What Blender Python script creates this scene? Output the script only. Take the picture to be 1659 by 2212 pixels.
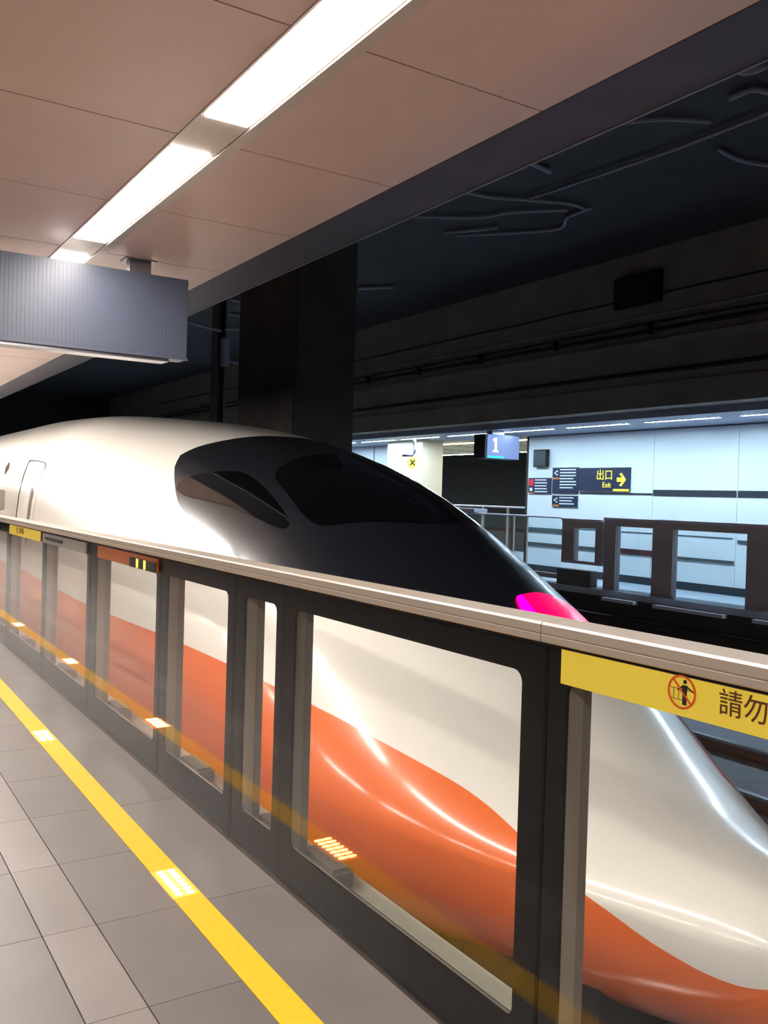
import bpy, bmesh, math, random
import numpy as np
from mathutils import Vector, Matrix
for o in list(bpy.data.objects): bpy.data.objects.remove(o, do_unlink=True)
SC = bpy.context.scene
COL = SC.collection
random.seed(4)
ORD = ['first', 'second', 'third', 'fourth', 'fifth', 'sixth', 'seventh', 'eighth', 'ninth', 'tenth', 'eleventh', 'twelfth']
ORD += ['thirteenth', 'fourteenth', 'fifteenth', 'sixteenth', 'seventeenth', 'eighteenth', 'nineteenth', 'twentieth', 'twenty-first', 'twenty-second', 'twenty-third']

# ------------------------------------------------------------------ camera
F = 1941.0
cam = bpy.data.cameras.new('camera'); cam_o = bpy.data.objects.new('camera', cam); COL.objects.link(cam_o)
cam.sensor_fit = 'VERTICAL'; cam.sensor_height = 36.0; cam.lens = 36.0 * F / 2212.0
cam.clip_start = 0.05; cam.clip_end = 300
cam_o.matrix_world = Matrix(((0.8444, -0.0163, -0.5355, 0), (-0.5349, 0.0296, -0.8444, 0), (0.0296, 0.9994, 0.0163, 1.6), (0, 0, 0, 1)))
SC.camera = cam_o
# ------------------------------------------------------------------ world, exposure
w = bpy.data.worlds.new('world'); SC.world = w; w.use_nodes = True
w.node_tree.nodes['Background'].inputs[0].default_value = (0.5, 0.55, 0.7, 1)
w.node_tree.nodes['Background'].inputs[1].default_value = 0.004
SC.view_settings.view_transform = 'Standard'; SC.view_settings.look = 'None'
SC.view_settings.exposure = 1.2; SC.view_settings.gamma = 1.0; SC.view_settings.use_curve_mapping = False
NEAR_LAMP = ((1.0, 0.93, 0.87), 20.0)     # colour, emission of the near ceiling strips
FAR_LAMP = ((0.62, 0.83, 1.0), 62.0)      # of the far platform strips
WARM_LAMP = ((1.0, 0.80, 0.55), 7.0)

# ------------------------------------------------------------------ materials
MATS = {}
def lin(c):
    return tuple(((x / 255) / 12.92 if x / 255 <= .04045 else ((x / 255 + .055) / 1.055) ** 2.4) for x in c) + (1,)
def mat(name, rgb, rough=0.5, metal=0.0, spec=0.5, coat=0.0, noise=None, bump=None, emit=None, nstr=0.15):
    m = bpy.data.materials.new(name); m.use_nodes = True; nt = m.node_tree; b = nt.nodes['Principled BSDF']
    b.inputs['Base Color'].default_value = lin(rgb); b.inputs['Roughness'].default_value = rough
    b.inputs['Metallic'].default_value = metal; b.inputs['Specular IOR Level'].default_value = spec
    b.inputs['Coat Weight'].default_value = coat; b.inputs['Coat Roughness'].default_value = 0.04 if name == 'train_glass' else 0.13
    tc = nt.nodes.new('ShaderNodeTexCoord')
    if noise:
        n = nt.nodes.new('ShaderNodeTexNoise'); n.inputs['Scale'].default_value = noise; n.inputs['Detail'].default_value = 6
        nt.links.new(tc.outputs['Object'], n.inputs['Vector'])
        r = nt.nodes.new('ShaderNodeMix'); r.data_type = 'RGBA'
        c = lin(rgb); r.inputs[6].default_value = tuple(x * (1 - nstr) for x in c[:3]) + (1,); r.inputs[7].default_value = tuple(min(1, x * (1 + nstr)) for x in c[:3]) + (1,)
        rm = nt.nodes.new('ShaderNodeMapRange'); rm.inputs[1].default_value = .3; rm.inputs[2].default_value = .7
        nt.links.new(n.outputs['Fac'], rm.inputs[0]); nt.links.new(rm.outputs[0], r.inputs[0]); nt.links.new(r.outputs[2], b.inputs['Base Color'])
    if bump:
        n = nt.nodes.new('ShaderNodeTexNoise'); n.inputs['Scale'].default_value = bump[0]
        nt.links.new(tc.outputs['Object'], n.inputs['Vector'])
        bp = nt.nodes.new('ShaderNodeBump'); bp.inputs['Strength'].default_value = bump[1]; bp.inputs['Distance'].default_value = bump[2]
        nt.links.new(n.outputs['Fac'], bp.inputs['Height']); nt.links.new(bp.outputs[0], b.inputs['Normal'])
    if emit:
        b.inputs['Emission Color'].default_value = tuple(emit[0]) + (1,); b.inputs['Emission Strength'].default_value = emit[1]
    MATS[name] = m
    return m
def granite(name, rgb, rough):
    m = bpy.data.materials.new(name); m.use_nodes = True; nt = m.node_tree; b = nt.nodes['Principled BSDF']; MATS[name] = m
    tc = nt.nodes.new('ShaderNodeTexCoord'); geo = nt.nodes.new('ShaderNodeNewGeometry')
    a = nt.nodes.new('ShaderNodeTexNoise'); a.inputs['Scale'].default_value = 260; a.inputs['Detail'].default_value = 4; a.inputs['Roughness'].default_value = .8
    l = nt.nodes.new('ShaderNodeTexNoise'); l.inputs['Scale'].default_value = 2.2; l.inputs['Detail'].default_value = 5
    nt.links.new(geo.outputs['Position'], a.inputs['Vector']); nt.links.new(geo.outputs['Position'], l.inputs['Vector'])
    cr = nt.nodes.new('ShaderNodeValToRGB'); c = lin(rgb)[:3]
    cr.color_ramp.elements[0].position = .32; cr.color_ramp.elements[0].color = tuple(x * .55 for x in c) + (1,)
    cr.color_ramp.elements[1].position = .68; cr.color_ramp.elements[1].color = tuple(min(1, x * 1.5) for x in c) + (1,)
    nt.links.new(a.outputs['Fac'], cr.inputs[0])
    mx = nt.nodes.new('ShaderNodeMix'); mx.data_type = 'RGBA'; mx.blend_type = 'MULTIPLY'; mx.inputs[0].default_value = 1
    mr = nt.nodes.new('ShaderNodeMapRange'); mr.inputs[1].default_value = .3; mr.inputs[2].default_value = .7; mr.inputs[3].default_value = .9; mr.inputs[4].default_value = 1.08
    oi = nt.nodes.new('ShaderNodeObjectInfo'); ov = nt.nodes.new('ShaderNodeMapRange'); ov.inputs[3].default_value = .93; ov.inputs[4].default_value = 1.07
    nt.links.new(oi.outputs['Random'], ov.inputs[0])
    mu = nt.nodes.new('ShaderNodeMath'); mu.operation = 'MULTIPLY'
    nt.links.new(l.outputs['Fac'], mr.inputs[0]); nt.links.new(mr.outputs[0], mu.inputs[0]); nt.links.new(ov.outputs[0], mu.inputs[1])
    nt.links.new(cr.outputs[0], mx.inputs[6]); nt.links.new(mu.outputs[0], mx.inputs[7]); nt.links.new(mx.outputs[2], b.inputs['Base Color'])
    b.inputs['Roughness'].default_value = rough
    bp = nt.nodes.new('ShaderNodeBump'); bp.inputs['Strength'].default_value = .15; bp.inputs['Distance'].default_value = .001
    nt.links.new(a.outputs['Fac'], bp.inputs['Height']); nt.links.new(bp.outputs[0], b.inputs['Normal'])
    return m
def glassmat(name, tint=(.985, .99, .985), k=1.0, base=.05):
    m = bpy.data.materials.new(name); m.use_nodes = True; nt = m.node_tree; MATS[name] = m
    for n in list(nt.nodes): nt.nodes.remove(n)
    out = nt.nodes.new('ShaderNodeOutputMaterial'); mix = nt.nodes.new('ShaderNodeMixShader')
    tr = nt.nodes.new('ShaderNodeBsdfTransparent'); tr.inputs[0].default_value = tint + (1,)
    gl = nt.nodes.new('ShaderNodeBsdfGlossy'); gl.inputs['Roughness'].default_value = .012
    lw = nt.nodes.new('ShaderNodeLayerWeight'); lw.inputs['Blend'].default_value = .5
    p = nt.nodes.new('ShaderNodeMath'); p.operation = 'POWER'; p.inputs[1].default_value = 4.8
    mr = nt.nodes.new('ShaderNodeMapRange'); mr.inputs[3].default_value = base; mr.inputs[4].default_value = k
    nt.links.new(lw.outputs['Facing'], p.inputs[0]); nt.links.new(p.outputs[0], mr.inputs[0]); nt.links.new(mr.outputs[0], mix.inputs[0])
    nt.links.new(tr.outputs[0], mix.inputs[1]); nt.links.new(gl.outputs[0], mix.inputs[2]); nt.links.new(mix.outputs[0], out.inputs[0])
    return m
def emat(name, c, s):
    m = mat(name, (0, 0, 0), rough=.6, emit=(c, s)); return m

granite('floor_stone', (106, 99, 95), .36)
granite('floor_stone_light', (124, 115, 110), .36)
mat('grout', (112, 104, 98), .8)
mat('slab_concrete', (110, 106, 100), .8, noise=6)
mat('yellow_paint', (232, 176, 8), .5, noise=30, nstr=.05)
mat('cream_strip', (225, 222, 200), .6, noise=20, nstr=.05)
mat('dark_threshold', (96, 92, 86), .6, noise=20)
mat('steel', (196, 182, 166), .4, metal=.55)
mat('steel_dark', (120, 112, 106), .32, metal=1)
mat('post_steel', (168, 160, 148), .4, metal=.15)
mat('black_enamel', (12, 10, 11), .7, spec=.1)
mat('foot_grey', (146, 140, 132), .5)
mat('rubber', (20, 20, 20), .7)
glassmat('clear_glass', k=.85, base=.032)
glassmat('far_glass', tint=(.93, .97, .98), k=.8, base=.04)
mat('ceiling_paint', (220, 196, 188), .34, spec=.35, noise=2.0, nstr=.03)
mat('joint_dark', (70, 54, 48), .8)
mat('lamp_frame', (205, 196, 186), .4, metal=.3)
emat('near_diffuser', *NEAR_LAMP)
emat('far_diffuser', *FAR_LAMP)
emat('warm_diffuser', *WARM_LAMP)
mat('navy_paint', (60, 64, 82), .55, noise=3)
mat('navy_dark', (64, 62, 66), .8, noise=2)
mat('beam_concrete', (138, 132, 122), .85, noise=1.5, nstr=.12)
mat('cable_black', (14, 14, 14), .6)
mat('cable_grey', (150, 150, 165), .6)
mat('dark_steel', (96, 93, 90), .5, metal=.4)
mat('sign_panel', (78, 84, 102), .38, spec=.6)
mat('sign_trim', (150, 150, 156), .3, metal=.8)
mat('train_white', (250, 245, 234), .3, coat=1.0)
mat('train_orange', (255, 124, 60), .3, coat=1.0)
mat('train_black', (24, 26, 32), .3, coat=.6)
mat('train_glass', (6, 7, 9), .06, coat=1.0)
mat('train_skirt', (30, 29, 30), .5)
mat('seam_grey', (120, 112, 112), .5)
mat('tail_red', (230, 5, 50), .2, emit=((1.0, .0, .075), .9))
mat('tail_magenta', (255, 0, 120), .2, emit=((1.0, .0, .32), 1.6))
mat('label_yellow', (255, 230, 82), .45)
mat('label_brown', (95, 50, 12), .6)
mat('label_red', (222, 88, 24), .5)
mat('label_black', (22, 20, 16), .6)
emat('led_orange', (1.0, .52, .14), 22.0)
mat('led_plate', (250, 130, 40), .5, emit=((1.0, .2, .02), .9))
emat('reflected_bar_glow', (1.0, .72, .02), 3.0)  # glow stands in for the yellow bars of a mirrored sign
mat('wall_enamel', (214, 222, 226), .3, spec=.5)
mat('wall_joint', (90, 96, 104), .6)
mat('navy_sign', (34, 42, 66), .4)
mat('sign_text', (205, 215, 230), .5)
emat('sign_yellow', (.9, .85, .05), .9)
mat('sign_orange', (220, 130, 60), .5)
mat('sign_red', (215, 40, 50), .5)
mat('wall_band', (36, 44, 52), .5)
mat('wall_rail', (58, 78, 82), .5)
mat('wall_rail_red', (60, 34, 40), .5)
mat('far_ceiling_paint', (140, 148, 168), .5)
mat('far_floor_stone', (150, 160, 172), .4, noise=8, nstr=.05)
mat('cream_panel', (226, 212, 184), .45)
mat('warm_ceiling', (214, 196, 150), .6)
emat('platform_sign_face', (.10, .16, .36), .85)
emat('platform_sign_digit', (.85, .95, 1.0), 1.4)
emat('platform_sign_cyan', (.0, .55, 1.0), 1.8)
mat('barrier_bronze', (156, 144, 144), .4, metal=.2)
mat('barrier_top', (176, 172, 186), .35, metal=.15)
mat('ballast_slab', (120, 124, 134), .85, noise=5, nstr=.12)
mat('track_dark', (48, 44, 41), .85, noise=3)
mat('column_concrete', (80, 76, 75), 1.0, spec=.05, noise=2)
mat('rail_rust', (96, 62, 50), .6, metal=.3)
mat('rail_shine', (170, 165, 165), .2, metal=1)
mat('near_wall', (190, 182, 172), .4)
mat('orange_reflection', (208, 116, 66), .35, metal=.5)  # orange of a reflected glow put into the plate's colour

# ------------------------------------------------------------------ mesh helpers
def new(name, me, m=None, parent=None):
    o = bpy.data.objects.new(name, me); COL.objects.link(o)
    if m: me.materials.clear(); me.materials.append(MATS[m])
    if parent: o.parent = parent
    return o
def tag(o, label=None, cat=None, group=None, kind=None):
    if label: o['label'] = label
    if cat: o['category'] = cat
    if group: o['group'] = group
    if kind: o['kind'] = kind
    return o
def thing(name, loc, label, cat, group=None):
    o = bpy.data.objects.new(name, None); COL.objects.link(o); o.location = loc; o.empty_display_size = .1
    return tag(o, label, cat, group)
class MB:
    """collects boxes, tubes and polygons in the frame of an origin"""
    def __init__(s, org=(0, 0, 0)): s.v = []; s.f = []; s.o = Vector(org)
    def add(s, vs, fs):
        n = len(s.v); s.v += [tuple(Vector(p) - s.o) for p in vs]; s.f += [tuple(i + n for i in f) for f in fs]; return s
    def box(s, x0, x1, y0, y1, z0, z1):
        return s.add([(x, y, z) for x in (x0, x1) for y in (y0, y1) for z in (z0, z1)],
                     [(0, 1, 3, 2), (4, 6, 7, 5), (0, 4, 5, 1), (2, 3, 7, 6), (0, 2, 6, 4), (1, 5, 7, 3)])
    def prism(s, pts, axis, a, b):
        """pts: outline in the two other axes (axis 'x': (y,z); 'y': (x,z); 'z': (x,y))"""
        def P(p, t): return {'x': (t, p[0], p[1]), 'y': (p[0], t, p[1]), 'z': (p[0], p[1], t)}[axis]
        n = len(pts); vs = [P(p, a) for p in pts] + [P(p, b) for p in pts]
        fs = [tuple(range(n)), tuple(range(2 * n - 1, n - 1, -1))] + [(i, (i + 1) % n, n + (i + 1) % n, n + i) for i in range(n)]
        return s.add(vs, fs)
    def tube(s, path, r, seg=8):
        path = [Vector(p) for p in path]; rings = []
        for i, p in enumerate(path):
            d = (path[min(i + 1, len(path) - 1)] - path[max(i - 1, 0)]).normalized()
            u = d.cross(Vector((0, 0, 1)));
            if u.length < .01: u = d.cross(Vector((1, 0, 0)))
            u.normalize(); v = d.cross(u)
            rings.append([p + u * (r * math.cos(t)) + v * (r * math.sin(t)) for t in [2 * math.pi * k / seg for k in range(seg)]])
        vs = [q for g in rings for q in g]; fs = []
        for i in range(len(path) - 1):
            for k in range(seg):
                a = i * seg + k; b = i * seg + (k + 1) % seg; fs.append((a, b, b + seg, a + seg))
        fs.append(tuple(range(seg))[::-1]); fs.append(tuple(range((len(path) - 1) * seg, len(path) * seg)))
        return s.add(vs, fs)
    def window_frame(s, x0, x1, Y0, Y1, Z0, Z1, holes, r=.035, seg=6):
        """plate in the YZ plane with rounded rectangular holes: built column by column"""
        holes = sorted(holes)
        cur = Y0
        for (a, b, c, d) in holes:
            if a > cur: s.box(x0, x1, cur, a, Z0, Z1)
            s.box(x0, x1, a, b, Z0, c); s.box(x0, x1, a, b, d, Z1)
            for (cy, cz, sy, sz) in ((a, c, 1, 1), (b, c, -1, 1), (a, d, 1, -1), (b, d, -1, -1)):
                pts = [(cy, cz)] + [(cy + sy * r * (1 - math.cos(t)), cz + sz * r * (1 - math.sin(t))) for t in [math.pi / 2 * k / seg for k in range(seg + 1)]]
                s.prism(pts, 'x', x0, x1)
            cur = b
        if Y1 > cur: s.box(x0, x1, cur, Y1, Z0, Z1)
        return s
    def build(s, name, m, parent=None, smooth=False, bevel=0):
        me = bpy.data.meshes.new(name); me.from_pydata(s.v, [], s.f)
        bm = bmesh.new(); bm.from_mesh(me); bmesh.ops.recalc_face_normals(bm, faces=bm.faces)
        if bevel: bmesh.ops.bevel(bm, geom=list(bm.edges), offset=bevel, segments=2, affect='EDGES', clamp_overlap=True)
        bm.to_mesh(me); bm.free()
        if smooth:
            for p in me.polygons: p.use_smooth = True
        o = new(name, me, m, parent)
        if not parent: o.location = s.o
        return o
def B(org=(0, 0, 0)): return MB(org)
def single(mb, name, m, label, cat, group=None, **k):
    """a thing that is one mesh, its origin at mb.o"""
    return tag(mb.build(name, m, **k), label, cat, group)
def struct(mb, name, m, label=None, **k):
    o = mb.build(name, m, **k); o['kind'] = 'structure'
    if label: o['label'] = label
    return o
def text(name, s, size, m, parent, loc, rot, align='CENTER', ext=.0006, sx=1.0, bold=0.0):
    cu = bpy.data.curves.new(name, 'FONT'); cu.body = s; cu.size = size; cu.align_x = align; cu.align_y = 'CENTER'; cu.extrude = ext; cu.offset = bold
    cu.resolution_u = 3
    t = bpy.data.objects.new(name, cu); COL.objects.link(t)
    dg = bpy.context.evaluated_depsgraph_get(); me = bpy.data.meshes.new_from_object(t.evaluated_get(dg))
    bpy.data.objects.remove(t, do_unlink=True)
    o = new(name, me, m, parent); o.location = loc; o.rotation_euler = rot; o.scale = (sx, 1, 1)
    return o
FACE_LEFT = (math.pi / 2, 0, -math.pi / 2)     # lettering that faces -X
FACE_BACK = (math.pi / 2, 0, 0)                # lettering that faces -Y

# ================================================================== THE SETTING
Y0, Y1 = -12.0, 46.0
# --- near platform slab with stone tiles
floor = struct(B().box(-6, 1.66, Y0, Y1, -1.3, -.02), 'floor', 'grout', 'grey stone platform floor')
tile_cols = [(1.33, 1.64, 0, 'floor_stone'), (.902, 1.212, 0, 'floor_stone'), (.712, .898, 0, 'floor_stone_light'), (.11, .708, 0, 'floor_stone'), (-.49, .106, .3, 'floor_stone')]
def tile_mesh(w, l, m):
    return B().box(0, w, 0, l, -.022, 0)
for x0, x1, off, m in tile_cols:
    me = None; L = 1.2 if x0 > 1.3 else .612
    y = 3.31 - off - (5 if L < 1 else 3) * L
    while y < (15 if L < 1 else 20):
        if me is None:
            o = tile_mesh(x1 - x0, L - .003, m).build('tile', m, floor); me = o.data
        else: o = new('tile', me, None, floor)
        o.location = (x0, y, 0); y += L
B_ = B()
for x0, x1, off, m in tile_cols:
    L = 1.2 if x0 > 1.3 else .612
    y = 3.31 - off - (5 if L < 1 else 3) * L
    while y < (15 if L < 1 else 20): y += L
    while y < Y1 - 1.3: B_.box(x0, x1, y, y + L - .004, -.022, 0); y += L
x = -.494
while x > -5.8:
    y = 0
    while y < Y1 - 1.3: B_.box(x - .6, x - .004, y, y + .6, -.022, 0); y += .604
    x -= .604
o = B_.build('tile_field', 'floor_stone', floor); o['kind'] = 'stuff'
# platform edge behind the barrier
struct(B().box(1.66, 1.872, Y0, Y1, -1.3, 0), 'trim_1', 'dark_threshold', 'dark grey platform edge behind the glass barrier')
struct(B().box(1.872, 1.955, Y0, Y1, -1.3, .004), 'trim_2', 'cream_strip', 'cream coloured strip along the platform edge')
# --- track bed
struct(B().box(1.955, 13.0, Y0, Y1, -1.5, -1.25), 'track_bed', 'ballast_slab', 'grey concrete bed under the tracks')
bed = None
def rails(cx):
    for sx in (-.7175, .7175):
        r = thing('rail', (cx + sx, 0, -1.25), '%s steel rail of the %s track' % ('nearer' if sx < 0 else 'farther', 'train\'s' if cx < 5 else 'empty middle'), 'rail', 'rails of the tracks')
        b = B(); b.prism([(-.07, 0), (.07, 0), (.07, .012), (.012, .03), (.012, .12), (-.012, .12), (-.012, .03), (-.07, .012)], 'y', Y0 + .1, Y1 - .1)
        b.build('rail_web', 'rail_rust', r)
        B().box(-.036, .036, Y0 + .1, Y1 - .1, .12, .152).build('rail_head', 'rail_shine', r)
rails(3.75); rails(8.25)
struct(B().box(11.2, 13.0, Y0, Y1, -1.25, -1.0), 'trim_3', 'track_dark', 'dark cable trough along the far track side')
# --- near ceiling: channel + panels
ceil = struct(B().box(-6, 2.34, Y0, Y1, 3.125, 3.6), 'ceiling', 'joint_dark', 'pinkish brown panelled ceiling over the near platform')
PY = 2.64; PS = 1.06
def cpanels(x0, x1):
    me = None; k = -5
    for k in range(-5, 24):
        y = PY + k * PS
        if me is None: o = B().box(x0, x1, 0, PS - .008, 3.1, 3.124).build('ceiling_panel', 'ceiling_paint', ceil); me = o.data
        else: o = new('ceiling_panel', me, None, ceil)
        o.location = (0, y, 0)
cpanels(1.545, 2.335); cpanels(-1.27, 1.262); cpanels(-4.0, -1.60); 
struct(B().box(-6, -4.02, Y0, Y1, 3.1, 3.124), 'trim_4', 'ceiling_paint')
# dark soffit and riser beyond the ceiling's edge
struct(B().box(2.34, 2.665, Y0, Y1, 3.1, 3.6), 'trim_5', 'navy_paint', 'dark blue soffit strip beside the ceiling edge')
struct(B().box(2.60, 2.66, Y0, Y1, 3.6, 6.3), 'wall_riser', 'navy_dark', 'dark wall rising from the soffit to the tunnel roof')
struct(B().box(2.655, 2.668, Y0, Y1, 3.095, 3.11), 'trim_6', 'sign_trim')
struct(B().box(2.66, 12.6, Y0, Y1, 6.15, 6.35), 'tunnel_roof', 'navy_dark', 'dark tunnel roof above the tracks')
# --- far beam wall over the far platform's edge
struct(B().box(12.5, 12.9, Y0, Y1, 3.33, 6.3), 'wall_beam', 'beam_concrete', 'dark concrete beam wall above the far platform')
struct(B().box(12.42, 12.5, Y0, Y1, 4.40, 4.52), 'trim_7', 'beam_concrete')
struct(B().box(12.46, 12.5, Y0, Y1, 3.33, 3.75), 'trim_8', 'beam_concrete')
# --- closing walls out of sight
struct(B().box(-10.2, -10, Y0, Y1, -1.5, 3.6), 'wall_left', 'track_dark')
struct(B().box(-10.2, 26, Y0 - .2, Y0, -1.5, 6.35), 'wall_back', 'beam_concrete')
struct(B().box(-10.2, 26, Y1, Y1 + .2, -1.5, 6.35), 'wall_end', 'track_dark')
# --- far platform
FZ = -.08
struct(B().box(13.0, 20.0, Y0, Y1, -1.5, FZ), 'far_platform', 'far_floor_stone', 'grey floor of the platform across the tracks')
struct(B().box(12.97, 13.0, Y0, Y1, -1.5, -.2), 'trim_9', 'track_dark', 'dark face of the far platform')
wall = struct(B().box(14.82, 15.0, 3.5, 16.78, FZ, 3.2), 'wall_right', 'wall_joint', 'white enamel panelled wall of the far platform')
me = None
jy = [16.78, 12.87, 10.83, 8.79, 6.75, 4.7]
for a, b in zip(jy[1:], jy[:-1]):
    B().box(14.80, 14.82, a + .005, b - .005, FZ, 3.19).build('wall_panel', 'wall_enamel', wall)
struct(B().box(14.785, 14.80, 4.7, 16.75, FZ, FZ + .16), 'baseboard_right', 'wall_band')
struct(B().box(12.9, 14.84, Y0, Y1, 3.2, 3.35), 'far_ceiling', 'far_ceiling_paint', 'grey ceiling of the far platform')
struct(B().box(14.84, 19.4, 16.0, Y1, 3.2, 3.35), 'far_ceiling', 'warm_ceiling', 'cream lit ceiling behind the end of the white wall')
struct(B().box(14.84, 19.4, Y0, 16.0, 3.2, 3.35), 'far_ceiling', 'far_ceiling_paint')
struct(B().box(14.79, 14.83, 3.5, 16.8, 3.17, 3.2), 'trim_10', 'wall_joint')
for k in range(9):
    struct(B().box(15.0, 19.4, 17.5 + k * 2, 17.52 + k * 2, 3.19, 3.2), 'trim_%d' % (20 + k), 'wall_joint')
struct(B().box(19.4, 26, Y0, Y1, 3.6, 3.8), 'tunnel_roof', 'track_dark')
struct(B().box(20, 26, Y0, Y1, -1.5, -1.3), 'track_bed', 'track_dark')
struct(B().box(26, 26.2, Y0, Y1, -1.5, 6.35), 'wall_far', 'track_dark', 'black tunnel wall beyond the far platform')
struct(B().box(19.4, 19.5, Y0, Y1, 3.2, 3.8), 'trim_11', 'track_dark')

# ================================================================== YELLOW LINE AND FLOOR LIGHTS
led_y = [3.37 + 2.5 * k for k in range(-1, 7)]
yl = thing('safety_line', (1.27, 0, 0), 'long yellow safety line set in the grey platform floor', 'floor marking')
segs = []; cur = -3.0
for y in led_y: segs.append((cur, y)); cur = y + .285
segs.append((cur, 40))
for a, b in segs:
    B((1.27, 0, 0)).box(1.213, 1.329, a, b - .002, -.02, .002).build('line_segment', 'yellow_paint', yl)
labs = ['amber lit floor light in the yellow line, out of frame beside the camera', 'amber lit floor light nearest in view, low in the picture', 'amber lit floor light second in view along the yellow line',
        'third amber floor light along the yellow line'] + ['amber floor light far along the yellow line, %s in order of distance' % w_ for w_ in ('fourth', 'fifth', 'sixth', 'seventh')]
led0 = None
for i, y in enumerate(led_y):
    if led0 is None:
        r = thing('floor_light', (1.27, y, 0), labs[i], 'light', 'amber floor lights in the yellow line')
        B().box(-.058, .058, .0, .283, -.02, .003).build('light_plate', 'led_plate', r)
        kids = []
        for k in range(7):
            for s in (-1, 1):
                yy_ = .03 + k * .0375
                d = B().prism([(s * .022 + .017 * math.cos(t), yy_ + .011 * math.sin(t)) for t in [math.pi * 2 * j / 8 for j in range(8)]], 'z', .002, .0065)
                d.build('led', 'led_orange', r)
        led0 = r
    else:
        r = led0.copy(); COL.objects.link(r); r.location = (1.27, y, 0); r['label'] = labs[i]
        for c in list(led0.children):
            c2 = c.copy(); COL.objects.link(c2); c2.parent = r

# ================================================================== GLASS BARRIER (near)
BX = 1.64
def unit(y0, y1, holes, label, sign=None, posts=(), z_top=1.285, extra=None):
    r = thing('platform_barrier', (BX, y0, 0), label, 'barrier', 'glass barrier units along the near platform edge'); O = (BX, y0, 0)
    ends = [y0 + .003]
    for j in posts:
        if j[1]: ends.append(j[0])
    ends.append(y1 - .003); ends = sorted(ends)
    for a, b in zip(ends[:-1], ends[1:]):
        B(O).box(BX, BX + .008, a + (.002 if a > y0 + .01 else 0), b - (.002 if b < y1 - .01 else 0), .012, 1.228).build('glass_panel', 'clear_glass', r)
    B(O).window_frame(BX + .010, BX + .020, y0 + .003, y1 - .003, .012, 1.228, [(a, b, .168, 1.135) for a, b in holes]).build('black_border', 'black_enamel', r)
    # top rail with a groove along its face
    b = B(O); b.prism([(BX - .022, 1.257), (BX - .022, z_top - .006), (BX - .016, z_top), (BX + .10, z_top), (BX + .10, 1.232), (BX - .018, 1.232), (BX - .022, 1.236), (BX - .022, 1.252), (BX - .018, 1.2545)], 'y', y0 + .002, y1 - .002)
    b.build('top_rail', 'steel', r)
    B(O).box(BX - .004, BX + .03, y0 + .002, y1 - .002, 1.222, 1.231).build('rail_trim', 'rubber', r)
    B(O).box(BX - .006, BX + .06, y0 + .002, y1 - .002, 0, .012).build('base_channel', 'steel_dark', r)
    B(O).box(BX + .022, BX + .03, y0 + .002, y1 - .002, .15, .168).build('inner_sill', 'steel', r)
    for j in posts:
        pa, pb = (j[0] - .055, j[0] + .055) if j[1] else (max(h[1] for h in holes) + .004, y1 - .004)
        p = B(O).box(BX + .024, BX + .075, pa, pb, .012, 1.23).build('post', 'post_steel', r)
        B(O).box(BX + .0755, BX + .118, pa + .012, pb - .004, .012, 1.23).build('post_cover', 'foot_grey', p)
        f = B(O); f.box(BX + .122, BX + .235, pb - .30, pb, 0.001, .10); f.build('foot_box', 'foot_grey', r, bevel=.018)
    return r
H0 = [(-1.9, -.4), (-.2, 1.695)]
u0 = unit(-2.0, 1.765, H0, 'glass barrier unit nearest the camera with yellow warning sign reading 請勿倚靠', posts=[(1.79 - .06, 0)])
u1 = unit(1.765, 3.845, [(1.868, 3.25), (3.42, 3.752)], 'glass barrier unit with one wide and one narrow window', posts=[(3.335, 1), (3.82, 0)])
u2 = unit(3.845, 4.895, [(3.945, 4.81)], 'glass barrier unit with a single mid-width window', posts=[(4.84, 0)])
u3 = unit(4.895, 6.42, [(4.99, 6.29)], 'glass barrier unit with a reflected orange display built onto its header', posts=[(6.36, 0)])
u4 = unit(6.42, 7.955, [(6.53, 7.91)], 'glass barrier unit with a dark slot at the top left of its header', posts=[(7.93 - .03, 0)])
u5 = unit(7.955, 9.6, [(8.02, 9.52)], 'distant glass barrier unit with a small yellow warning sign', posts=[(9.52, 0)])
yy = 9.6
for k in range(6):
    unit(yy, yy + 1.7, [(yy + .1, yy + 1.6)], ORD[k] + ' glass barrier unit beyond the small yellow sign at the left edge', posts=[(yy + 1.6, 0)]); yy += 1.7
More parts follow.
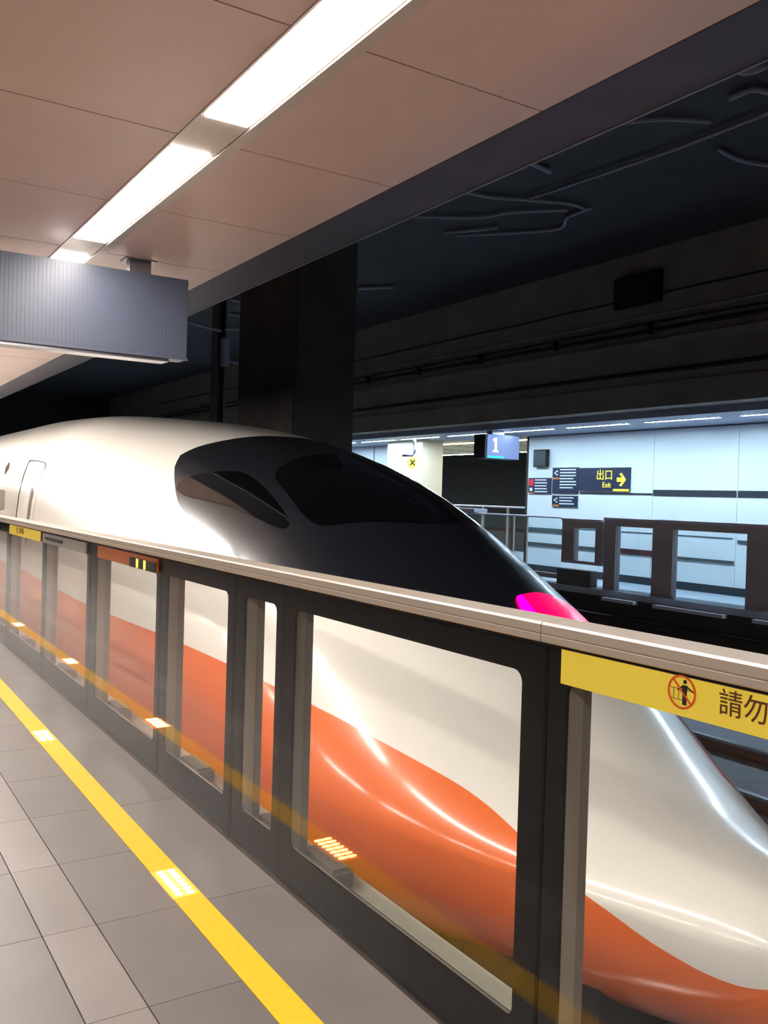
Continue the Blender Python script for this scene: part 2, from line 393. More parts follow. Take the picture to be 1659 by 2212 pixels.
# warning signs
def ring(b, cy, cz, r0, r1, x0, x1, n=40):
    for k in range(n):
        t0 = 2 * math.pi * k / n; t1 = 2 * math.pi * (k + 1) / n
        b.prism([(cy + r0 * math.cos(t0), cz + r0 * math.sin(t0)), (cy + r1 * math.cos(t0), cz + r1 * math.sin(t0)), (cy + r1 * math.cos(t1), cz + r1 * math.sin(t1)), (cy + r0 * math.cos(t1), cz + r0 * math.sin(t1))], 'x', x0, x1)
def seg2(b, p, q, w_, x0, x1):
    d = Vector((q[0] - p[0], q[1] - p[1])); n = Vector((-d.y, d.x)).normalized() * w_ / 2
    b.prism([(p[0] + n.x, p[1] + n.y), (q[0] + n.x, q[1] + n.y), (q[0] - n.x, q[1] - n.y), (p[0] - n.x, p[1] - n.y)], 'x', x0, x1)
def warning(parent, y0, y1, oy, cy):
    O = (BX, oy, 0); X = BX
    s = B(O).box(X - .003, X - .0002, y0, y1, 1.133, 1.229).build('warning_sign', 'label_yellow', parent); s['label'] = 'yellow warning strip with red crossed-out figure and brown lettering'
    cz = 1.187
    b = B(O); ring(b, cy, cz, .0335, .0382, X - .0046, X - .0032)
    seg2(b, (cy + .024, cz + .026), (cy - .026, cz - .024), .0045, X - .0044, X - .0033); b.build('prohibition_ring', 'label_red', s)
    b = B(O); fy = cy - .008
    b.prism([(fy + .0048 * math.cos(t), cz + .0235 + .0048 * math.sin(t)) for t in [2 * math.pi * j / 10 for j in range(10)]], 'x', X - .0040, X - .0032)
    b.prism([(fy - .007, cz + .016), (fy + .007, cz + .016), (fy + .0055, cz - .004), (fy + .0055, cz - .028), (fy - .0055, cz - .028), (fy - .0055, cz - .004)], 'x', X - .0040, X - .0032)
    seg2(b, (fy + .006, cz + .013), (fy + .019, cz + .003), .0032, X - .0040, X - .0032)
    seg2(b, (fy - .006, cz + .013), (fy - .024, cz + .004), .0032, X - .0040, X - .0032); b.build('figure', 'label_black', s)
    b = B(O)
    for p, q in (((cy + .032, cz + .006), (cy - .031, cz + .006)), ((cy + .028, cz - .018), (cy - .003, cz - .018)), ((cy + .022, cz + .006), (cy + .022, cz - .018)), ((cy + .008, cz + .006), (cy + .008, cz - .018))):
        seg2(b, p, q, .0012, X - .0038, X - .0032)
    b.build('fence_lines', 'label_brown', s)
    text('lettering', '請勿倚靠', .0605, 'label_brown', s, (-.0036, cy - .096 - oy, 1.183), FACE_LEFT, align='LEFT', sx=1.0)
    return s
warning(u0, -1.6, 1.705, -2.0, 1.322)
warning(u5, 8.05, 9.5, 7.955, 9.1)
# reflected orange display built as plate and bars on unit u3, slot on u4, box for a dark reflection on u2
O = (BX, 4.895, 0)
hp = B(O).box(BX - .012, BX - .001, 4.93, 6.18, 1.137, 1.215).build('header_panel', 'orange_reflection', u3); hp['label'] = 'header plate coloured orange for a reflected glow'
ib = B(O).box(BX - .02, BX - .0125, 4.94, 5.42, 1.137, 1.195).build('reflected_display', 'rubber', u3)  # black box and lit bars added to imitate a reflected sign
B(O).box(BX - .0225, BX - .0202, 5.25, 5.28, 1.141, 1.192).build('reflected_bar', 'reflected_bar_glow', ib)
B(O).box(BX - .0225, BX - .0202, 5.11, 5.14, 1.141, 1.192).build('reflected_bar', 'reflected_bar_glow', ib)
O = (BX, 6.42, 0)
hp = B(O).box(BX - .012, BX - .001, 6.50, 7.92, 1.137, 1.215).build('header_panel', 'foot_grey', u4)
B(O).box(BX - .02, BX - .0125, 7.2, 7.8, 1.170, 1.19).build('vent_slot', 'rubber', u4)
O = (BX, 3.845, 0)
B(O).box(BX + .03, BX + .09, 3.95, 4.75, 1.14, 1.20).build('drive_or_reflection_box', 'dark_steel', u2)  # dark box shaped after a reflection in the header glass
# grey intercom post standing behind the barrier at the left edge
cb = thing('control_box', (1.915, 11.9, 0.004), 'grey control box on a post behind the barrier at the left edge', 'control box')
B().box(-.02, .02, -.03, .03, 0, 1.30).build('post', 'post_steel', cb)
B().box(-.06, .06, -.09, .09, 1.30, 1.55).build('housing', 'foot_grey', cb, bevel=.01)
B().box(-.066, -.0601, -.05, .05, 1.42, 1.50).build('display', 'rubber', cb)

# ================================================================== CEILING LIGHTS
def ceiling_light(x0, x1, y0, y1, zc, dm, label, group, frame='lamp_frame', th=.03, gap=.35):
    r = thing('ceiling_light', ((x0 + x1) / 2, y0, zc), label, 'light', group); O = ((x0 + x1) / 2, y0, zc)
    b = B(O); b.box(x0 - .012, x0, y0, y1, zc - .002, zc + th); b.box(x1, x1 + .012, y0, y1, zc - .002, zc + th); b.box(x0, x1, y0 - .01, y0, zc - .002, zc + th); b.box(x0, x1, y1, y1 + .01, zc - .002, zc + th)
    b.build('frame', frame, r)
    B(O).box(x0 + .001, x1 - .001, y0 + .001, y1 - .001, zc - (.008 if frame == 'lamp_frame' else -.002), zc + th - .002).build('diffuser', dm, r)
    if gap: B(O).box(x0 - .012, x1 + .012, y1 + .012, y1 + gap, zc - .002, zc + .012).build('end_cover', frame, r)
    return r
near_l = ['strip light over the camera, out of frame', 'big bright strip light at the top of the picture', 'second bright strip light, whole, above the hanging sign', 'strip light whose end shows just above the hanging sign']
for k in range(-6, 16):
    y0 = 3.845 + (k - 1) * 2.12 - 0.0
    lab = near_l[k + 1] if 0 <= k + 1 < 4 else ('strip light behind the camera, %s from the back' % ORD[k + 6] if k < 0 else '%s strip light hidden beyond the hanging sign' % ORD[k - 3])
    ceiling_light(1.285, 1.468, y0, y0 + 1.72, 3.1, 'near_diffuser', lab, 'strip lights of the near ceiling', gap=.39)
B_ = struct(B().box(1.485, 1.535, Y0, Y1, 3.09, 3.12), 'trim_12', 'lamp_frame', 'pale channel beside the strip lights')
B_ = struct(B().box(1.263, 1.272, Y0, Y1, 3.095, 3.12), 'trim_13', 'lamp_frame')
for k in range(-6, 16):
    y0 = 3.845 + (k - 1) * 2.12
    ceiling_light(-1.56, -1.36, y0, y0 + 1.72, 3.1, 'near_diffuser', 'strip light of the second row left of the frame, %s from the back' % ORD[k + 6], 'strip lights of the second row', gap=.39)
for k in range(-4, 14):
    y0 = 10.27 + k * 2.12
    far = ceiling_light(13.42, 13.53, y0, y0 + 1.68, 3.185, 'far_diffuser', 'bluish white strip light across the tracks, %s' % ('out of frame, %s of its row' % ORD[k + 4] if k < 0 else '%s from the right edge' % ORD[k]), 'strip lights of the far ceiling', frame='far_ceiling_paint', th=.014, gap=.0)
for k in range(5):
    y0 = 17.2 + k * 5.5
    ceiling_light(15.3, 15.55, y0, y0 + 5.0, 3.19, 'warm_diffuser', 'warm strip light behind the white wall\'s end, %s in depth' % ORD[k], 'warm lights behind the white wall', th=.009, gap=0)
    ceiling_light(19.2, 19.3, y0, y0 + 5.0, 3.19, 'far_diffuser', 'thin white edge light over the dark far tunnel, %s in depth' % ORD[k], 'edge lights of the far ceiling', th=.009, gap=0)

# ================================================================== HANGING SIGN
hs = thing('hanging_sign', (.4, 5.8, 2.46), 'wide dark blue-grey sign box hanging from the ceiling, its back ribbed and blank', 'sign')
O = (.4, 5.8, 2.46)
b = B(O); b.box(-1.6, 2.083, 5.8, 5.95, 2.475, 3.008); b.build('housing', 'sign_panel', hs, bevel=.004)
b = B(O); x = -1.58
while x < 2.06: b.box(x, x + .012, 5.798, 5.7995, 2.50, 2.985); x += .024
rb = b.build('rib', 'sign_panel', hs); rb['kind'] = 'stuff'
B(O).box(-1.6, 2.083, 5.775, 5.795, 2.470, 2.482).build('lower_trim', 'sign_panel', hs)
B(O).box(-1.6, 1.96, 5.80, 5.94, 2.452, 2.4745).build('light_bar', 'sign_trim', hs)
for bx in (1.70, -1.2):
    p = B(O).box(bx, bx + .14, 5.84, 5.92, 3.0085, 3.099).build('bracket', 'sign_trim', hs)
    B(O).box(bx - .03, bx + .17, 5.81, 5.95, 3.093, 3.0995).build('mounting_plate', 'sign_trim', p)

# ================================================================== TRAIN
XC = 3.75
def mono(xs, ys):
    xs = np.array(xs, float); ys = np.array(ys, float); h = np.diff(xs); d = np.diff(ys) / h
    m = np.zeros(len(xs)); m[0] = d[0]; m[-1] = d[-1]
    for i in range(1, len(xs) - 1): m[i] = 0 if d[i - 1] * d[i] <= 0 else 2 * d[i - 1] * d[i] / (d[i - 1] + d[i])
    def f(x):
        x = np.clip(x, xs[0], xs[-1]); i = np.clip(np.searchsorted(xs, x) - 1, 0, len(h) - 1); t = (x - xs[i]) / h[i]
        return ys[i] * (1 + 2 * t) * (1 - t) ** 2 + m[i] * h[i] * t * (1 - t) ** 2 + ys[i + 1] * t * t * (3 - 2 * t) + m[i + 1] * h[i] * t * t * (t - 1)
    return f
YS = [2.15, 2.2, 2.35, 2.6, 3.0, 3.5, 4.2, 5.0, 6.0, 7.0, 8.0, 9.5, 11.2, 13]
fH = mono(YS, [-.3, -.2, -.1, -.04, .03, .21, .684, 1.236, 1.76, 2.03, 2.2, 2.38, 2.52, 2.58])
fW = mono(YS, [.01, .22, .40, .53, .76, 1.08, 1.44, 1.584, 1.641, 1.663, 1.679, 1.68, 1.68, 1.68])
fN = mono(YS, [2, 2, 2, 1.9, 1.85, 1.8, 1.8, 1.8, 1.85, 2.0, 2.3, 2.8, 3.5, 3.5])
fZM = mono(YS, [-.35, -.32, -.30, -.28, -.22, -.14, -.05, .08, .2, .33, .45, .5, .5, .5])
fNL = mono(YS, [2, 2, 2, 2.0, 2.05, 2.15, 2.3, 2.5, 2.8, 3, 3, 3, 3, 3])
fZB = mono(YS, [-.5, -.70, -.80, -.88, -.93, -.93, -.92, -.9, -.9, -.9, -.9, -.9, -.9, -.9])
def soften(f, r=.14):
    return lambda x: sum(f(np.asarray(x) + r * d * np.clip((np.asarray(x) - 2.15) * 3, 0, 1) * (1 + (np.asarray(x) > 4.5))) for d in (-1, -.66, -.33, 0, .33, .66, 1)) / 7
fH, fW, fN, fZM, fZB, fNL = [soften(f) for f in (fH, fW, fN, fZM, fZB, fNL)]
def SP(P, off=0.0):
    """surface points of the train, P rows (y, a); a runs -1 (under, near side) 1 (top) 3 (under, far side)"""
    def base(y, a):
        side = np.where(a <= 1, -1.0, 1.0); q = np.where(a <= 1, a, 2 - a); ph = q * np.pi / 2
        c = np.maximum(np.cos(ph), 0); s = np.abs(np.sin(ph)); n = np.where(q >= 0, fN(y), fNL(y))
        h = np.where(q >= 0, fH(y) - fZM(y), fZB(y) - fZM(y))
        return np.stack([XC + side * fW(y) * c ** (2 / n), y, fZM(y) + h * s ** (2 / n)], -1)
    p = base(P[:, 0], P[:, 1])
    if off:
        e = 1e-3
        dy = base(P[:, 0] + e, P[:, 1]) - base(P[:, 0] - e, P[:, 1]); da = base(P[:, 0], P[:, 1] + 4e-3) - base(P[:, 0], P[:, 1] - 4e-3)
        n = np.cross(da, dy); n /= np.maximum(np.linalg.norm(n, axis=1, keepdims=True), 1e-9)
        ctr = np.stack([np.full(len(p), XC), P[:, 0], np.full(len(p), .3)], -1)
        sg = np.sign(np.sum(n * (p - ctr), 1, keepdims=True)); p = p + n * sg * off
    return p
def poly_field(poly, ks=2.6):
    """signed distance, positive inside, in (y, a*ks)"""
    Q = np.array([(y, a * ks) for y, a in poly]); Q2 = np.roll(Q, -1, 0)
    def f(V):
        P = np.stack([V[:, 0], V[:, 1] * ks], -1); d = np.full(len(P), 1e9); ins = np.zeros(len(P), bool)
        for a, b in zip(Q, Q2):
            ab = b - a; t = np.clip(((P - a) @ ab) / (ab @ ab + 1e-12), 0, 1); d = np.minimum(d, np.linalg.norm(P - (a + t[:, None] * ab), axis=1))
            cnd = ((a[1] > P[:, 1]) != (b[1] > P[:, 1])); xx = a[0] + (P[:, 1] - a[1]) * (b[0] - a[0]) / (b[1] - a[1] + 1e-12); ins ^= cnd & (P[:, 0] < xx)
        return np.where(ins, d, -d)
    return f
def mirror(poly): return [(y, 2 - a) for y, a in poly]
def chaikin(p, n=2):
    for _ in range(n):
        q = []
        for i in range(len(p)):
            a = p[i]; b = p[(i + 1) % len(p)]
            q += [(a[0] * .75 + b[0] * .25, a[1] * .75 + b[1] * .25), (a[0] * .25 + b[0] * .75, a[1] * .25 + b[1] * .75)]
        p = q
    return p
def split(V, T, f):
    """splits triangles T on vertices V (y,a) by the sign of field f -> (V, inside, outside)"""
    V = [tuple(v) for v in V]; F_ = list(f(np.array(V))); cache = {}; IN = []; OUT = []
    def cut(i, j):
        k = (min(i, j), max(i, j))
        if k not in cache:
            t = F_[i] / (F_[i] - F_[j]); cache[k] = len(V); V.append((V[i][0] + t * (V[j][0] - V[i][0]), V[i][1] + t * (V[j][1] - V[i][1]))); F_.append(0.0)
        return cache[k]
    for t in T:
        s = [F_[i] > 0 for i in t]
        if all(s): IN.append(t); continue
        if not any(s): OUT.append(t); continue
        pi, po = [], []
        for k in range(3):
            i, j = t[k], t[(k + 1) % 3]
            (pi if F_[i] > 0 else po).append(i)
            if (F_[i] > 0) != (F_[j] > 0): c = cut(i, j); pi.append(c); po.append(c)
        for p, L in ((pi, IN), (po, OUT)):
            for k in range(1, len(p) - 1): L.append((p[0], p[k], p[k + 1]))
    return V, IN, OUT
def surf_obj(name, V, T, m, parent, off=0.0, org=(0, 0, 0), thick=0):
    used = sorted({i for t in T for i in t}); mp = {i: k for k, i in enumerate(used)}
    P = np.array([V[i] for i in used]); co = SP(P, off) - np.array(org)
    me = bpy.data.meshes.new(name); fs = [tuple(mp[i] for i in t) for t in T]
    me.from_pydata([tuple(c) for c in co], [], fs); me.validate()
    bm = bmesh.new(); bm.from_mesh(me); bmesh.ops.remove_doubles(bm, verts=bm.verts, dist=1e-5); bmesh.ops.recalc_face_normals(bm, faces=bm.faces); bm.to_mesh(me); bm.free()
    for p in me.polygons: p.use_smooth = True
    # exact normals of the full surface so that neighbouring patches shade alike
    vs = np.array([v.co[:] for v in me.vertices]) + np.array(org)
    return new(name, me, m, parent)
gy = np.concatenate([2.15 + (np.linspace(0, 1, 150) ** 1.7) * 10.0, np.linspace(12.4, 44.0, 60)])
ga = np.concatenate([np.linspace(-1, 0, 34)[:-1], np.linspace(0, 2, 111), np.linspace(2, 3, 34)[1:]])
V = [(y, a) for y in gy for a in ga]; na = len(ga); T = []
for i in range(len(gy) - 1):
    for j in range(na - 1):
        a = i * na + j; T += [(a, a + 1, a + na + 1), (a, a + na + 1, a + na)]
TO = (XC, 2.15, -1.25)
train = thing('high_speed_train', TO, 'white and orange high-speed train with a black-masked streamlined nose behind the barrier', 'train')
mask_half = [(7.60, 1.0), (7.72, .80), (7.82, .705), (7.84, .637), (7.69, .58), (7.49, .536), (7.30, .50), (7.11, .470), (6.87, .455), (6.56, .448), (6.14, .443), (5.74, .455), (5.27, .48), (4.98, .52), (4.75, .575), (4.61, .625), (4.49, .66), (4.38, .72), (4.27, .80), (4.2, .9), (4.17, 1.0)]  # upper rear edge carried back, black replacing shade on the white roof
mask_poly = mask_half + [(y, 2 - a) for y, a in mask_half[::-1][1:-1]]
V, MASK, REST = split(V, T, poly_field(mask_poly))
# orange band below a falling line, on both sides; dark skirt at the bottom
sy = [2.15, 2.27, 2.35, 2.43, 2.65, 2.88, 3.27, 3.74, 4.13, 4.47, 4.86, 5.35, 5.84, 6.53, 9, 12]
sz = [-.40, -.43, -.437, -.43, -.36, -.235, -.045, .155, .295, .385, .455, .51, .54, .56, .565, .57]
fs_ = mono(sy, sz)
def stripe_field(P): return fs_(P[:, 0]) - SP(P)[:, 2]
V, STRIPE, WHITE = split(V, REST, stripe_field)
def skirt_field(P):
    q = np.where(P[:, 1] <= 1, P[:, 1], 2 - P[:, 1]); return -.80 - q
V, SKIRT, STRIPE = split(V, STRIPE, skirt_field)
# door on the near side, recessed into the body with a grey gap round it
door = [(10.72, -.02), (11.66, -.02), (11.66, .352), (10.72, .352)]
door_gap = [(10.69, -.03), (11.69, -.03), (11.69, .362), (10.69, .362)]
V, GAP, WHITE = split(V, WHITE, poly_field(door_gap))
body = surf_obj('body', V, WHITE, 'train_white', train, org=TO); body['label'] = 'glossy white train body'
st = surf_obj('stripe', V, STRIPE, 'train_orange', train, org=TO); st['label'] = 'bright orange band sweeping down the nose'
surf_obj('skirt', V, SKIRT, 'train_skirt', train, org=TO)
nc = surf_obj('nose_cover', V, MASK, 'train_black', train, org=TO); nc['label'] = 'black cover around windscreen and nose, its rear top black for roof shade'
V2, DOOR, GAP = split(V, GAP, poly_field(door))
surf_obj('door_seal', V2, GAP, 'seam_grey', train, off=-.012, org=TO)
dr = surf_obj('door', V2, DOOR, 'train_white', train, off=-.004, org=TO)
V3, DW, _ = split(V2, DOOR, poly_field([(10.90, .04), (10.90, .225), (11.02, .235), (11.02, .04)]))
surf_obj('door_handrail', V3, DW, 'seam_grey', train, off=.008, org=TO)
# side cab windows, windscreen, lamps
sidewin = chaikin([(7.38, .535), (7.25, .60), (6.87, .675), (6.62, .675), (6.19, .653), (5.74, .622), (5.80, .588), (6.1, .568), (6.44, .555), (6.78, .528), (7.12, .50), (7.34, .505)], 2)
wind = [(6.50, .715), (6.16, .690), (5.62, .655), (5.50, .75), (5.36, .88), (5.30, 1.0)]
wind_top = [(6.62, .78), (6.68, .90), (6.70, 1.0)]
wpoly = wind + [(y, 2 - a) for y, a in wind[::-1][1:]] + [(y, 2 - a) for y, a in wind_top[:-1]] + wind_top[::-1]
for pl in (sidewin, mirror(sidewin)):
    Vx, I, _ = split(V, MASK, poly_field(pl)); sw = surf_obj('side_window', Vx, I, 'train_glass', train, off=.004, org=TO)
Vx, I, _ = split(V, MASK, poly_field(chaikin(wpoly, 2))); ws = surf_obj('windscreen', Vx, I, 'train_glass', train, off=.004, org=TO)
tail = [(4.34, 1.06), (4.61, 1.12), (4.72, 1.25), (4.79, 1.38), (4.79, 1.44), (4.62, 1.505), (4.40, 1.45), (4.32, 1.25)]
Vx, I, _ = split(V, MASK + WHITE, poly_field(tail)); tl = surf_obj('tail_light', Vx, I, 'tail_red', train, off=.006, org=TO); tl['label'] = 'glowing pinkish red tail light'
Vy, I2, _ = split(Vx, I, poly_field([(4.2, 1.0), (4.9, 1.0), (4.9, 1.155), (4.2, 1.155)])); surf_obj('lamp', Vy, I2, 'tail_magenta', tl, off=.009, org=TO)
Vx, I, _ = split(V, MASK, poly_field([(4.6, .88), (4.72, .75), (4.74, .66), (4.6, .70), (4.45, .80)])); surf_obj('tail_light', Vx, I, 'train_glass', train, off=.004, org=TO)
for a, b in ((12.72, 13.12), (14.0, 15.3), (15.9, 17.2), (17.8, 19.1), (19.7, 21.0), (21.6, 22.9)):
    Vx, I, _ = split(V, WHITE, poly_field(chaikin([(a, .27), (b, .27), (b, .355), (a, .355)], 1))); surf_obj('passenger_window', Vx, I, 'train_glass', train, off=.004, org=TO)
# underframe, bogies
b = B(TO); b.box(XC - 1.2, XC + 1.2, 4.2, 43, -1.0, -.88); b.build('underframe', 'train_skirt', train)
for by in (6.6, 9.1, 24.0, 26.5):
    ws_ = B(TO)
    for sx in (-.75, .75):
        ws_.prism([(by + .43 * math.cos(t), -.655 + .43 * math.sin(t)) for t in [2 * math.pi * k / 24 for k in range(24)]], 'x', XC + sx - .065, XC + sx + .065)
    ws_.tube([(XC - .8, by, -.655), (XC + .8, by, -.655)], .09)
    ws_.build('wheelset', 'steel_dark', train)
b = B(TO); b.prism([(XC - .55, 3.0), (XC + .55, 3.0), (XC + .9, 3.6), (XC + .9, 4.6), (XC - .9, 4.6), (XC - .9, 3.6)], 'z', -1.02, -.6); b.build('snow_plough', 'train_skirt', train)

# ================================================================== TUNNEL FITTINGS
def cable(pts, r, m, label, name='cable', cat='cable', group=None):
    return single(B(pts[0]).tube(pts, r), name, m, label, cat, group, smooth=True)
def smooth_path(p, n=6):
    p = [Vector(q) for q in p]; out = []
    for i in range(len(p) - 1):
        a = p[max(i - 1, 0)]; b = p[i]; c = p[i + 1]; d = p[min(i + 2, len(p) - 1)]
        for k in range(n):
            t = k / n; out.append(.5 * ((2 * b) + (c - a) * t + (2 * a - 5 * b + 4 * c - d) * t * t + (3 * b - 3 * c + d - a) * t ** 3))
    out.append(p[-1]); return [tuple(q) for q in out]
ST = [([(7.77, 7.87), (8.26, 7.26), (8.77, 6.96)], .028, 'upper curved pale cable under the dark tunnel roof'),
      ([(7.8, 9.3), (7.91, 9.18), (8.39, 9.26)], .035, 'short hooked pale cable under the dark tunnel roof'),
      ([(7.86, 10.61), (8.42, 10.54), (8.9, 10.31), (9.49, 10.07), (9.84, 10.09)], .03, 'long wavy pale cable under the tunnel roof, crossing the straight wire'),
      ([(7.87, 12.08), (8.83, 11.43), (9.1, 10.89), (9.7, 10.29)], .03, 'pale cable sagging left of the wavy one under the roof'),
      ([(8.91, 12.41), (9.44, 11.66)], .03, 'short straight pale cable low on the tunnel roof'),
      ([(9.17, 12.41), (10.22, 11.18), (9.95, 10.55), (9.92, 10.03)], .03, 'pale cable bent into a point on the tunnel roof'),
      ([(7.73, 5.97), (8.05, 5.97), (8.09, 5.74)], .04, 'pale kinked cable at the top right of the tunnel roof'),
      ([(8.44, 6.45), (8.44, 6.19), (8.63, 6.11)], .035, 'small pale kinked cable below the top right one'),
      ([(9.53, 7.43), (10.06, 7.49), (10.49, 7.39)], .03, 'pale cable at the right edge under the tunnel roof'),
      ([(8.15, 19.77), (8.59, 19.72), (9.27, 20.02)], .04, 'distant pale cable near the mast'),
      ([(8.74, 21.34), (9.59, 21.38), (9.92, 21.25)], .04, 'second distant pale cable near the mast'),
      ([(9.86, 16.84), (10.38, 16.25)], .04, 'short pale cable over the dark column')]
for pts, r, lab in ST:
    cable(smooth_path([(x, y, 6.10) for x, y in pts]), r, 'cable_grey', lab, group='pale cables on the tunnel roof')
cable([(8.86, 10.2, 6.08), (9.01, 8.45, 6.08), (9.06, 7.67, 6.08), (9.04, 3, 6.08)], .025, 'cable_grey', 'long straight overhead wire under the tunnel roof', name='overhead_wire', cat='wire')
# cables and ledges on the beam wall
for z, r, lab in ((5.30, .018, 'thin dark cable highest on the concrete beam wall'), (4.80, .02, 'upper cable of the pair on the beam wall'), (4.68, .035, 'thick lower cable of the pair on the beam wall'), (3.93, .04, 'thick dark cable low on the beam wall'), (4.95, .012, 'thin grey cable over the pair on the beam wall')):
    pts = []
    y = 1.0
    while y < 40: pts.append((12.42 - (.06 if z < 4.5 else 0), y, z + random.uniform(-.012, .012))); y += 1.5
    cable(pts, r, 'cable_black' if r > .015 else 'cable_grey', lab, name='wall_cable', group='cables along the beam wall')
for y in (6.2, 8.6, 11.0, 13.4, 15.8, 18.2, 20.6):
    single(B((12.46, y, 4.74)).box(12.38, 12.495, y - .015, y + .015, 4.62, 4.83), 'cable_clamp', 'cable_black', 'small black clamp holding the cable pair, %s from the right edge' % ORD[int((y - 6.2) / 2.4 + .5)], 'clamp', 'clamps of the cable pair')
vb = thing('ventilation_box', (12.3, 11.3, 5.45), 'black square ventilation box on the concrete beam wall', 'vent')
O = (12.3, 11.3, 5.45)
B(O).box(12.40, 12.497, 10.80, 11.86, 5.18, 5.74).build('housing', 'cable_black', vb)
for k in range(6): B(O).box(12.388, 12.40, 10.86, 11.80, 5.22 + k * .085, 5.255 + k * .085).build('slat', 'track_dark', vb)
# column between the tracks
col = thing('column', (6.1, 11.9, -1.25), 'dark rectangular concrete column standing between the two tracks', 'column')
O = (6.1, 11.9, -1.25)
B(O).box(5.62, 6.6, 11.3, 13.3, -1.0, 6.148).build('shaft', 'column_concrete', col, bevel=.03)
B(O).box(5.5, 6.72, 11.15, 13.45, -1.25, -1.0).build('plinth', 'track_dark', col)
# catenary mast
ms = thing('catenary_mast', (7.0, 17.6, -1.25), 'dark steel mast with brackets behind the train, left of the column', 'mast'); O = (7.0, 17.6, -1.25)
b = B(O); b.box(6.9, 6.93, 17.45, 17.75, -1.23, 6.13); b.box(7.07, 7.10, 17.45, 17.75, -1.23, 6.13); b.box(6.93, 7.07, 17.58, 17.62, -1.23, 6.13); b.build('mast_post', 'dark_steel', ms)
B(O).tube([(6.95, 17.4, 4.9), (6.2, 17.2, 4.95), (5.2, 17.0, 4.7)], .035).build('bracket_arm', 'cable_grey', ms)
B(O).tube([(7.05, 17.4, 4.3), (7.9, 17.0, 4.2), (8.4, 16.8, 4.25)], .035).build('bracket_arm', 'cable_grey', ms)
B(O).tube([(7.05, 17.4, 4.95), (7.9, 17.0, 5.0), (8.4, 16.8, 4.9)], .035).build('bracket_arm', 'cable_grey', ms)
B(O).box(6.98, 7.12, 17.3, 17.5, 4.2, 4.75).build('insulator_box', 'cable_grey', ms)

# ================================================================== FAR PLATFORM THINGS
def wallbox(name, y0, y1, z0, z1, m, label, cat, d=.03):
    return single(B((14.8, y1, z0)).box(14.799 - d, 14.799, y0, y1, z0, z1), name, m, label, cat)
# exit sign
W0 = 14.799
es = thing('exit_sign', (W0, 15.0, 1.88), 'dark exit sign with yellow arrow reading 出口 Exit on the white wall', 'sign'); O = (W0, 15.0, 1.88)
B(O).box(W0 - .05, W0, 13.48, 15.0, 1.885, 2.40).build('sign_board', 'navy_sign', es)
text('lettering', '出口', .25, 'sign_yellow', es, (-.052, -.80, .345), FACE_LEFT, ext=.002)
text('lettering', 'Exit', .165, 'sign_yellow', es, (-.052, -.87, .135), FACE_LEFT, ext=.002)
b = B(O); b.prism([(13.83, 2.09), (13.68, 2.09), (13.76, 2.01), (13.70, 1.99), (13.57, 2.135), (13.70, 2.28), (13.76, 2.26), (13.68, 2.18), (13.83, 2.18)], 'x', W0 - .054, W0 - .0505); b.build('arrow', 'sign_yellow', es)
B(O).box(W0 - .056, W0 - .0505, 13.48, 13.93, 1.885, 1.93).build('yellow_bar', 'sign_yellow', es)
def info_board(y0, y1, z0, z1, label, kind):
    r = thing('information_board', (W0, y1, z0), label, 'sign'); O = (W0, y1, z0)
    B(O).box(W0 - .03, W0, y0, y1, z0, z1).build('board', 'navy_sign', r)
    n = int((z1 - z0) / .075); w_ = y1 - y0
    for k in range(n):
        b = B(O); z = z1 - .05 - k * .07
        b.box(W0 - .033, W0 - .0302, y0 + .05 + random.uniform(0, .12), y1 - w_ * .3, z - .014, z + .014); b.build('text_line', 'sign_text', r)
    if kind == 'red':
        B(O).box(W0 - .034, W0 - .0302, y1 - w_ * .25, y1 - .03, z0 + (z1 - z0) * .5, z1 - .03).build('red_mark', 'sign_red', r)
        B(O).box(W0 - .034, W0 - .0302, y1 - w_ * .2, y1 - .06, z0 + .06, z0 + .14).build('white_mark', 'sign_text', r)
        B(O).box(W0 - .034, W0 - .0302, y1 - w_ * .25, y1, z0 - .0, z0 + .02).build('orange_mark', 'sign_orange', r)
    else:
        z = z0 + (z1 - z0) * (.55 if kind == 'big' else .05)
        B(O).box(W0 - .034, W0 - .0302, y1 - w_ * .28, y1 - .0, z, z + .035).build('orange_mark', 'sign_orange', r)
        b = B(O); b.box(W0 - .034, W0 - .0302, y1 - w_ * .22, y1 - .07, z + .09, z + .12); b.box(W0 - .034, W0 - .0302, y1 - .12, y1 - .07, z + .09, z + .2); b.box(W0 - .034, W0 - .0302, y1 - w_ * .22, y1 - .07, z + .17, z + .2)
        b.build('escalator_mark', 'sign_text', r)
info_board(15.03, 15.88, 1.82, 2.42, 'tall navy information board left of the exit sign', 'big')
info_board(15.04, 15.87, 1.50, 1.765, 'small navy information board below the tall one', 'small')
info_board(15.93, 16.73, 1.80, 2.18, 'navy board with a red mark at the white wall\'s left end', 'red')
sp = thing('wall_speaker', (W0, 16.27, 2.43), 'dark square speaker high on the white wall', 'speaker'); O = (W0, 16.27, 2.43)
B(O).box(W0 - .10, W0, 16.03, 16.50, 2.44, 2.86).build('housing', 'cable_black', sp, bevel=.01)
B(O).box(W0 - .106, W0 - .1005, 16.07, 16.46, 2.48, 2.82).build('grille', 'wall_band', sp)
struct(B().box(W0 - .012, W0, 12.88, 14.98, 1.81, 1.85), 'trim_14', 'wall_band', 'thin dark stripe under the exit sign')
for a, b_ in ((10.85, 12.85), (8.81, 10.81), (6.77, 8.77), (4.72, 6.73)):
    o = B().box(W0 - .014, W0, a, b_, 1.80, 1.925).build('trim_15', 'wall_band'); o['kind'] = 'structure'
